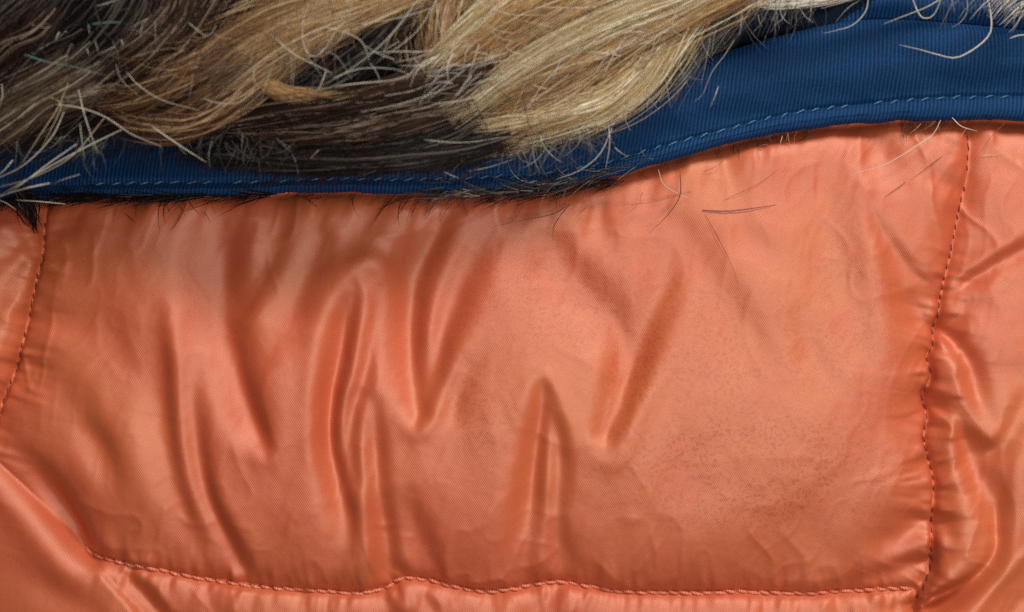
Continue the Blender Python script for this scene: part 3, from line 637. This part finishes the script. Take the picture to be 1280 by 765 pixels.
LK = [
 # left: brown and taupe
 (G((130, 60, 82), (90, 90, 82), (50, 115, 78), (0, 145, 70), (-50, 180, 60)), 420, 'taupe', (28, 22), 'dull taupe lock at the far left'),
 (G((160, 100, 80), (110, 115, 80), (60, 130, 76), (10, 160, 66), (-40, 190, 55)), 260, 'taupe', (14, 16), None),
 (G((60, 0, 90), (40, 30, 90), (0, 60, 86), (-40, 90, 80)), 200, 'dark', (40, 30), None),
 (G((230, -20, 96), (215, 20, 96), (180, 60, 94), (140, 90, 88), (100, 110, 80)), 360, 'dark', (34, 22), 'dark brown lock at the upper left'),
 (G((300, 50, 90), (250, 80, 92), (200, 105, 90), (160, 120, 84), (120, 125, 78)), 340, 'brown', (22, 14), None),
 (G((340, 90, 86), (300, 120, 88), (260, 145, 84), (215, 158, 76), (165, 150, 70), (130, 130, 66)), 420, 'brown', (16, 10), 'reddish brown lock curling left'),
 (G((420, 20, 88), (350, 50, 92), (290, 90, 92), (240, 130, 84), (200, 150, 74)), 300, 'brown', (20, 12), None),
 # golden, upper left of centre
 (G((540, -30, 92), (450, 5, 98), (380, 32, 100), (315, 62, 96), (262, 98, 86)), 700, 'gold', (24, 16), 'golden tan lock sweeping down to the left'),
 (G((460, -30, 98), (400, -5, 102), (330, 25, 102), (280, 50, 96), (240, 70, 88)), 420, 'tan', (22, 16), None),
 (G((470, 5, 96), (390, 45, 98), (340, 82, 94), (290, 115, 84), (240, 140, 74)), 420, 'tan', (14, 10), None),
 (G((322, 78, 90), (335, 105, 92), (370, 120, 92), (430, 120, 92), (490, 108, 92), (540, 92, 90)), 260, 'gold', (9, 5), 'thin yellow lock under the dark hollow'),
 (G((520, -10, 84), (490, 30, 84), (450, 66, 82), (400, 100, 78), (360, 120, 74)), 420, 'black', (26, 18), 'black hollow among the golden locks'),
 (G((440, 20, 84), (410, 50, 84), (380, 90, 80), (330, 130, 74)), 260, 'black', (18, 14), None),
 # steep strands top centre
 (G((660, -30, 100), (610, 8, 104), (575, 40, 102), (545, 70, 96), (524, 92, 88)), 460, 'pale', (12, 7), None),
 (G((720, -30, 98), (650, 5, 102), (605, 40, 100), (560, 75, 94), (535, 100, 86)), 480, 'gold', (20, 12), None),
 (G((575, -30, 92), (555, 10, 94), (550, 45, 92), (556, 80, 86), (570, 100, 80)), 420, 'tan', (24, 18), None),
 (G((530, -30, 86), (510, 10, 86), (495, 45, 82), (500, 80, 76)), 160, 'tan', (22, 14), None),
 (G((640, 10, 90), (620, 50, 90), (612, 85, 88), (600, 110, 82)), 360, 'gold', (22, 14), None),
 # big blond sweep
 (G((930, -50, 100), (850, -8, 106), (770, 22, 110), (700, 55, 110), (640, 90, 104), (590, 128, 92), (560, 150, 84)), 900, 'pale', (17, 9), 'pale blond lock sweeping from upper right to lower left'),
 (G((960, -40, 94), (880, 0, 98), (810, 32, 100), (740, 62, 100), (670, 92, 96), (610, 120, 88)), 900, 'gold', (20, 12), 'golden lock below the pale one'),
 (G((860, -50, 98), (780, -20, 102), (710, 10, 102), (650, 45, 98), (600, 80, 92)), 560, 'gold', (20, 12), None),
 (G((800, 30, 84), (760, 70, 84), (710, 105, 82), (660, 130, 78), (600, 150, 72)), 560, 'tan', (24, 14), None),
 (G((760, 60, 88), (700, 90, 88), (650, 115, 84), (610, 140, 78)), 300, 'gold', (18, 10), None),
 (G((880, -10, 80), (852, 30, 84), (830, 65, 86), (805, 100, 84), (768, 132, 80), (715, 156, 74), (650, 174, 66), (575, 188, 58)), 950, 'pale', (19, 9), 'curved straw blond lock rimming the fur'),
 (G((850, 20, 84), (815, 60, 86), (780, 100, 84), (735, 132, 80), (680, 152, 74), (620, 165, 66)), 620, 'gold', (16, 9), None),
 (G((800, 80, 90), (760, 115, 90), (700, 138, 86), (640, 150, 80), (590, 160, 74)), 320, 'pale', (11, 7), None),
 # dark locks at centre
 (G((650, 82, 96), (590, 98, 98), (530, 102, 98), (470, 118, 96), (400, 132, 92), (330, 142, 84), (260, 155, 74)), 620, 'dark', (13, 10), 'dark brown lock crossing the blond fur'),
 (G((610, 110, 86), (560, 130, 86), (500, 145, 84), (430, 160, 80), (350, 165, 72), (280, 165, 64)), 620, 'dark', (18, 12), None),
 (G((600, 140, 76), (560, 165, 76), (500, 182, 72), (430, 190, 68), (350, 188, 62), (290, 178, 58)), 600, 'black', (15, 9), 'black lock hanging over the navy edging'),
 (G((660, 160, 72), (600, 185, 70), (540, 198, 66), (480, 200, 62), (430, 195, 58)), 260, 'brown', (8, 5), 'rusty brown wisp below the blond lock'),
 (G((640, 170, 76), (560, 190, 76), (470, 200, 74), (380, 200, 70), (300, 195, 66), (220, 190, 60)), 520, 'black', (12, 12), None),
 (G((20, 236, 56), (34, 256, 54), (47, 292, 30)), 90, 'black', (14, 3), None),  # black tuft added to stand in for the shadowed notch under the edging
 # right fuzz
 (G((930, -30, 62), (895, 10, 64), (868, 45, 64), (845, 80, 62), (815, 120, 60)), 420, 'grey', (20, 16), 'fine grey fuzz at the right end of the fur'),
 (G((960, -40, 50), (925, 5, 50), (890, 50, 50), (860, 90, 52), (830, 125, 52)), 260, 'grey', (20, 14), None),
 (G((1110, -22, 70), (1040, -6, 76), (985, 3, 78), (930, 2, 76), (880, -6, 70)), 170, 'white', (7, 5), 'whitish hairs along the top edge'),
 (G((1300, -30, 60), (1260, 0, 62), (1240, 25, 60)), 60, 'white', (30, 20), None),
]
for i, L in enumerate(LK):
    gp, n, m, w, lab = L
    lock(gp, int(n*1.2), m, lab, w, rad=0.45 if m in ('grey', 'black') else 0.5, wav=3.2, seed=200+i,
         stray=0.3 if m == 'grey' else 0.13, lenf=(0.15, 0.4) if lab is None and m == 'black' and i > 33 else (0.35, 0.8))

def fringe(path, n, mat, ang, ln, rad, z, label=None, spread=4, seed=0, curl=0.7, K=8):
    """short fine hairs that stick out along a line; ang in degrees, 0 = along +u, 90 = down the picture"""
    r = np.random.default_rng(seed); G_ = catmull(path, 2.0); n_cl = max(4, n//9)
    c0 = r.random(n_cl)*(len(G_)-1); ca_ = r.normal(ang[0], ang[1], n_cl); k_ = r.integers(0, n_cl, n)
    i0 = np.clip(c0[k_]+r.normal(0, 12, n), 0, len(G_)-1).astype(int); a = np.radians(ca_[k_]+r.normal(0, ang[1]*0.6, n)); L = r.uniform(*ln, n)*r.uniform(0.5, 1, n)
    q = np.linspace(0, 1, K)[None]; da = r.normal(0, curl, n)[:, None]*q; ds = L[:, None]/(K-1)
    du = np.cumsum(np.cos(a[:, None]+da)*ds, 1); dv = np.cumsum(np.sin(a[:, None]+da)*ds, 1)
    u = G_[i0, 0][:, None]+r.normal(0, spread, n)[:, None]+du; v = G_[i0, 1][:, None]+r.normal(0, spread*0.6, n)[:, None]+dv
    zz_ = z[0]+(z[1]-z[0])*q+r.normal(0, 3, n)[:, None]+(lift(u)*np.clip((250-v)/30, 0, 1) if z[0] > 62 else 0)
    if z[0] <= 62: zz_ = np.maximum(zz_, hat(u, v)+1)
    kk = (DCAM+ZREF-zz_)/DCAM; P = np.stack([(u-640)*kk*S, (382.5-v)*kk*S, zz_*S], -1)
    R = rad*r.uniform(0.5, 1.2, (n, 1))*(1-0.8*q**2)*S
    put_curves('fur_fringe', P, R, HM[mat], trim, label)
low = lambda a, b, d=-4: [(u, float(np.interp(u, lo[:, 0], lo[:, 1]))+d) for u in range(a, b, 40)]
fringe(low(-40, 480, -3), 150, 'black', (160, 34), (10, 46), 0.42, (44, 40), None, 5, 1)
fringe(low(-60, 380, 0), 330, 'black', (176, 7), (20, 70), 0.55, (52, 48), None, 4, 21, 0.2)  # black fuzz laid dense as a dark line for the shadow under the edging
fringe(low(620, 800, 6), 90, 'black', (170, 10), (20, 60), 0.5, (58, 54), None, 4, 22, 0.2)
fringe(low(560, 760, 2), 70, 'grey', (172, 10), (30, 70), 0.42, (64, 60), None, 3, 23, 0.25)
fringe(low(500, 780, -4), 110, 'black', (172, 22), (14, 60), 0.36, (50, 44), 'short dark hairs sticking out below the edging', 6, 2)
fringe(low(560, 860, -7), 130, 'grey', (168, 14), (24, 70), 0.6, (62, 60), None, 5, 3)
fringe(low(720, 1280, -4), 100, 'black', (165, 30), (6, 24), 0.4, (48, 42), None, 3, 4)
fringe(low(840, 1280, -3), 60, 'brown', (130, 30), (10, 34), 0.45, (46, 40), None, 3, 5)
fringe([(330, 170), (440, 200), (560, 195), (650, 180), (740, 150)], 260, 'dark', (150, 22), (20, 60), 0.5, (80, 74), None, 8, 6)
fringe([(0, 165), (120, 170), (260, 168), (380, 180)], 120, 'grey', (120, 32), (16, 60), 0.30, (84, 80), None, 12, 7)
fringe([(640, 180), (720, 160), (790, 125), (830, 80), (860, 30)], 260, 'grey', (112, 26), (18, 60), 0.30, (84, 80), None, 8, 8)
fringe([(860, 20), (930, 0), (1000, -5)], 220, 'grey', (115, 28), (16, 60), 0.4, (80, 76), None, 14, 9)
fringe([(1180, -10), (1240, -8), (1290, 0)], 90, 'grey', (115, 35), (14, 50), 0.30, (80, 76), None, 12, 10)
fringe([(0, 185), (120, 178), (260, 176), (400, 188), (520, 200), (620, 196)], 620, 'black', (160, 18), (30, 95), 0.42, (76, 66), 'thin black hairs added over the navy edging to darken it like shade', 12, 31, 0.5)  # added tangle of black hairs, stands in for fur shade on the edging
fringe([(640, 190), (720, 168), (800, 110)], 160, 'black', (130, 22), (20, 60), 0.36, (74, 70), None, 10, 32, 0.5)
fringe([(0, 20), (120, 40), (250, 60)], 60, 'grey', (120, 60), (14, 50), 0.30, (108, 112), None, 40, 11)
fringe([(300, 60), (400, 70), (500, 60)], 60, 'grey', (140, 70), (20, 70), 0.30, (104, 108), None, 26, 12)
fringe([(560, 80), (700, 60), (820, 30)], 130, 'white', (150, 22), (24, 90), 0.34, (112, 116), None, 26, 13)
fringe([(240, 80), (350, 30), (500, 0)], 130, 'tan', (150, 26), (24, 90), 0.34, (110, 114), None, 26, 14)

# ---- single hairs one can pick out
def hair(name, pts, c, r, z, parent, label=None, K=22):
    P = catmull([(p[0], p[1]) for p in pts], 1.5); i = np.linspace(0, len(P)-1, K).astype(int); P = P[i]; q = np.linspace(0, 1, K)
    z0, z1 = z; zz_ = z0+(z1-z0)*q+np.sin(q*math.pi)*2
    if z0 > 62: zz_ = zz_+lift(P[:, 0])*np.clip((265-P[:, 1])/30, 0, 1)
    if parent is None: zz_ = hat(P[:, 0], P[:, 1])+1.2+np.sin(q*math.pi)*2
    W3 = [WP(a, b, c_) for (a, b), c_ in zip(P, zz_)]
    rr = 0.74*r*S*(1-0.75*q**2)*(0.6+0.4*np.minimum(1, q*5))
    me = tube_data(name, W3, rr, 5); me.materials.append(GM[c])
    if parent is None:
        m0 = np.array([v.co[:] for v in me.vertices]).mean(0)
        for v in me.vertices: v.co -= Vector(m0)
        o = link(name, me, None); o.location = m0
    else: o = link(name, me, None, parent)
    if label: o['label'] = label
    return o
HR = [
 ([(1232, -12), (1238, 15), (1238, 40), (1222, 58), (1196, 72), (1175, 69), (1150, 62), (1124, 56)], 'w', 1.25, (75, 88)),
 ([(1138, -10), (1146, 12), (1153, 22), (1164, 21), (1172, 10), (1178, -10)], 'w', 1.0, (75, 84)),
 ([(1182, -6), (1160, 8), (1130, 20), (1104, 30)], 'w', 0.8, (82, 76)),
 ([(1086, -8), (1082, 14), (1066, 31), (1045, 38), (1028, 42)], 'w', 0.7, (80, 80)),
 ([(1262, 48), (1275, 44), (1300, 43)], 'w', 0.9, (80, 82)), ([(1245, -8), (1225, 10), (1212, 25)], 'w', 0.7, (80, 82)),
 ([(1075, 0), (1060, 10), (1044, 28)], 'g', 0.5, (72, 74)), ([(1222, -5), (1206, 12), (1198, 24)], 'g', 0.5, (72, 80)),
 ([(1176, 150), (1166, 168), (1146, 182), (1124, 196), (1100, 208), (1064, 217)], 'w', 0.8, (52, 62)),
 ([(1190, 147), (1202, 158), (1222, 164)], 'w', 1.0, (56, 50)),
 ([(1256, 154), (1238, 172), (1222, 195), (1208, 210)], 'r', 0.45, (50, 46)),
 ([(1208, 160), (1196, 178), (1188, 186)], 't', 0.45, (50, 46)),
 ([(978, 170), (974, 184)], 'w', 0.7, (50, 50)),
 ([(960, 180), (948, 184), (950, 200)], 'r', 0.4, (44, 44)),
 ([(760, 150), (762, 180), (757, 211)], 'w', 0.7, (84, 78)), ([(765, 160), (750, 192), (726, 212), (694, 225)], 'w', 0.65, (84, 78)),
 ([(676, 170), (677, 180), (676, 190)], 'w', 0.9, (84, 80)), ([(768, 184), (775, 190), (785, 196)], 'w', 0.55, (80, 78)),
 ([(918, 50), (905, 70), (890, 90), (878, 118), (866, 128)], 'g', 0.6, (72, 76)), ([(898, 108), (893, 122), (888, 134)], 'w', 0.6, (78, 78)),
 ([(825, 75), (832, 100), (838, 135)], 'g', 0.6, (84, 80)), ([(860, 40), (850, 80), (862, 110)], 'g', 0.45, (76, 78)),
 ([(552, 213), (562, 218), (574, 223)], 'w', 0.6, (70, 70)), ([(585, 214), (615, 208), (650, 196)], 'g', 0.5, (72, 74)),
 # over the navy edging and coral cloth, middle
 ([(712, 255), (690, 268), (655, 275), (617, 283)], 'k', 0.8, (60, 74)), ([(712, 256), (700, 270), (692, 284), (691, 301)], 'k', 0.85, (60, 72)),
 ([(850, 214), (850, 244), (835, 268), (812, 291)], 'k', 0.8, (60, 70)), ([(865, 240), (800, 255), (730, 256)], 'r', 0.6, (52, 60)),
 ([(823, 212), (828, 228), (840, 238), (866, 250)], 'w', 0.65, (58, 56)), ([(800, 254), (790, 262), (778, 270)], 'r', 0.5, (54, 58)),
 ([(655, 255), (646, 270), (640, 275)], 'b', 0.5, (54, 60)), ([(735, 256), (725, 266), (720, 272)], 'b', 0.55, (54, 60)),
 ([(803, 240), (800, 250), (802, 256)], 'b', 0.5, (54, 56)), ([(380, 245), (392, 255), (400, 262)], 'k', 0.7, (50, 50)),
 ([(158, 268), (165, 275), (170, 279)], 'k', 0.7, (50, 50)), ([(255, 265), (260, 272), (264, 280)], 'b', 0.5, (50, 50)),
 ([(905, 250), (945, 232), (975, 210)], 'r', 0.35, (44, 44)), ([(880, 215), (900, 205), (908, 190)], 'b', 0.4, (44, 44)),
 # dark hairs over the blond fur
 ([(578, 105), (590, 140), (606, 170), (622, 190)], 'k', 0.8, (108, 90)), ([(582, 110), (600, 140), (612, 170), (616, 192)], 'k', 0.8, (108, 90)),
 ([(610, 100), (630, 118), (648, 132)], 'k', 0.6, (112, 100)), ([(656, 125), (660, 150), (668, 168)], 'k', 0.75, (100, 92)),
 ([(597, 104), (604, 118), (610, 126)], 'k', 0.6, (112, 104)), ([(560, 150), (585, 170), (600, 188)], 'k', 0.6, (100, 88)),
 ([(735, 10), (742, 24), (750, 36)], 'k', 0.5, (116, 114)), ([(340, 40), (352, 60), (362, 68)], 'k', 0.6, (112, 110)), ([(250, 60), (262, 90), (278, 112)], 'k', 0.7, (106, 100)),
 ([(412, -5), (418, 20), (421, 32)], 'k', 0.7, (112, 110)), ([(520, 185), (535, 198), (545, 206)], 'k', 0.6, (84, 80)), ([(545, 180), (556, 195), (564, 204)], 'k', 0.6, (84, 80)),
 # pale hairs, left
 ([(158, 90), (175, 108), (205, 126), (250, 138)], 'w', 0.65, (108, 104)), ([(254, 123), (275, 129), (300, 127), (318, 112)], 'w', 0.6, (106, 108)),
 ([(70, 130), (105, 136), (135, 148), (165, 168), (202, 183)], 'w', 0.85, (104, 92)), ([(190, 158), (222, 180), (258, 203)], 'w', 0.9, (96, 86)),
 ([(98, 112), (106, 145), (122, 192)], 'w', 0.85, (100, 86)), ([(100, 155), (103, 180), (106, 200)], 'w', 0.6, (92, 84)),
 ([(85, 104), (72, 135), (48, 172), (25, 208)], 't', 0.8, (104, 86)), ([(80, 140), (64, 172), (30, 206), (-10, 226)], 'w', 0.8, (98, 84)),
 ([(152, 162), (105, 185), (50, 215), (-10, 250)], 'w', 0.9, (94, 82)), ([(96, 180), (60, 205), (20, 235), (-10, 252)], 'w', 0.85, (90, 82)),
 ([(62, 229), (30, 236), (-10, 248)], 'w', 1.1, (86, 80)), ([(82, 255), (50, 252), (20, 250)], 'w', 0.7, (80, 80)), ([(20, 262), (8, 254), (-6, 248)], 'w', 0.8, (78, 80)),
 ([(130, 148), (90, 195), (40, 222), (-10, 236)], 't', 0.7, (94, 84)), ([(16, 200), (6, 212), (-6, 222)], 'w', 0.8, (88, 84)), ([(2, 105), (3, 120), (-2, 136)], 'w', 0.6, (100, 98)),
 ([(60, 120), (76, 132), (62, 165), (52, 184)], 't', 0.7, (98, 88)), ([(100, 218), (80, 224), (66, 230)], 'g', 0.6, (84, 82)),
 ([(145, 80), (152, 100), (176, 122)], 'g', 0.5, (106, 102)), ([(110, 30), (112, 42), (112, 30)], 'g', 0.4, (100, 100)),
 ([(30, 68), (58, 77), (86, 82)], 'e', 1.0, (108, 112)), ([(86, 82), (110, 88), (132, 94)], 'e', 0.5, (108, 104)), ([(115, 30), (135, 28), (152, 28)], 'e', 0.9, (112, 112)),
 ([(74, 40), (70, 48), (66, 52)], 'w', 0.8, (108, 108)), ([(152, 50), (154, 58)], 'w', 0.8, (108, 108)), ([(108, 60), (112, 70)], 'w', 0.6, (108, 108)),
 ([(175, 48), (178, 32), (190, 18)], 'g', 0.6, (108, 110)), ([(215, -5), (205, 20), (195, 45)], 'b', 0.7, (110, 108)), ([(120, 8), (140, 2), (152, -3)], 'w', 0.5, (108, 108)),
 ([(165, 72), (200, 62), (235, 60)], 't', 0.5, (108, 108)), ([(235, 28), (250, 40), (258, 46)], 'w', 0.6, (112, 112)),
 # pale loops at the dark hollow
 ([(386, 4), (378, 30), (380, 58), (392, 71), (408, 58), (424, 30), (432, 12)], 'w', 0.75, (112, 114)), ([(340, 44), (368, 68), (396, 82), (416, 92)], 'w', 0.8, (112, 108)),
 ([(402, 33), (430, 40), (452, 52), (462, 76)], 'w', 0.75, (114, 110)), ([(525, -6), (500, 30), (470, 62), (430, 92), (395, 110)], 'w', 0.65, (112, 104)),
 ([(418, 108), (450, 104), (490, 100), (520, 90)], 'w', 0.8, (106, 108)), ([(415, 98), (450, 86), (490, 86), (515, 94)], 'w', 0.6, (108, 106)),
 ([(540, 10), (500, 22), (450, 30), (410, 34)], 'w', 0.55, (112, 112)), ([(548, -5), (520, 40), (468, 80)], 'w', 0.55, (112, 108)), ([(408, 88), (400, 108), (392, 118)], 'w', 0.7, (110, 106)),
 ([(545, 0), (548, 30), (557, 55)], 'w', 0.7, (112, 108)), ([(280, 18), (305, 10), (330, 4)], 't', 0.7, (112, 112)), ([(390, 60), (420, 70), (440, 100)], 'g', 0.5, (104, 100)),
 ([(370, 118), (410, 110), (450, 90)], 'g', 0.5, (104, 100)), ([(440, 0), (430, 40), (405, 70)], 'w', 0.5, (112, 108)),
 ([(450, 140), (500, 130), (560, 110), (600, 96)], 'w', 0.5, (110, 108)), ([(540, 130), (590, 122), (640, 92), (670, 55)], 'w', 0.6, (116, 116)),
 ([(530, 175), (580, 178), (640, 170)], 'w', 0.45, (96, 90)), ([(480, 120), (520, 112), (560, 92)], 'w', 0.5, (110, 108)),
 ([(600, 5), (640, 18), (700, 18)], 'w', 0.5, (114, 112)), ([(720, 80), (760, 68), (830, 30)], 'w', 0.55, (116, 112)),
]
for h_ in HR: hair('guard_hair', h_[0], h_[1], h_[2], h_[3], trim)

# ---- hairs that have come off and lie on the coral cloth
def loose(pts, c, r, label):
    o = hair('loose_hair', pts, c, r, (0, 0), None, label); o['category'] = 'loose hair'
loose([(878, 263), (910, 264), (945, 260), (970, 256)], 'v', 1.1, 'dark violet hair lying nearly level on the coral cloth below the edging')
loose([(882, 268), (895, 292), (912, 325), (925, 357)], 'r', 0.45, 'thin reddish hair slanting steeply down the coral panel below the violet hair')
loose([(1178, 195), (1160, 209), (1138, 225)], 'b', 0.5, 'short brown hair slanting beside the top of the right seam')
loose([(1132, 228), (1118, 238), (1105, 247)], 'b', 0.55, 'shorter dark hair lying lowest left of the right seam top')
loose([(1226, 195), (1240, 193), (1256, 192)], 'w', 0.5, 'short whitish hair lying level right of the right seam')
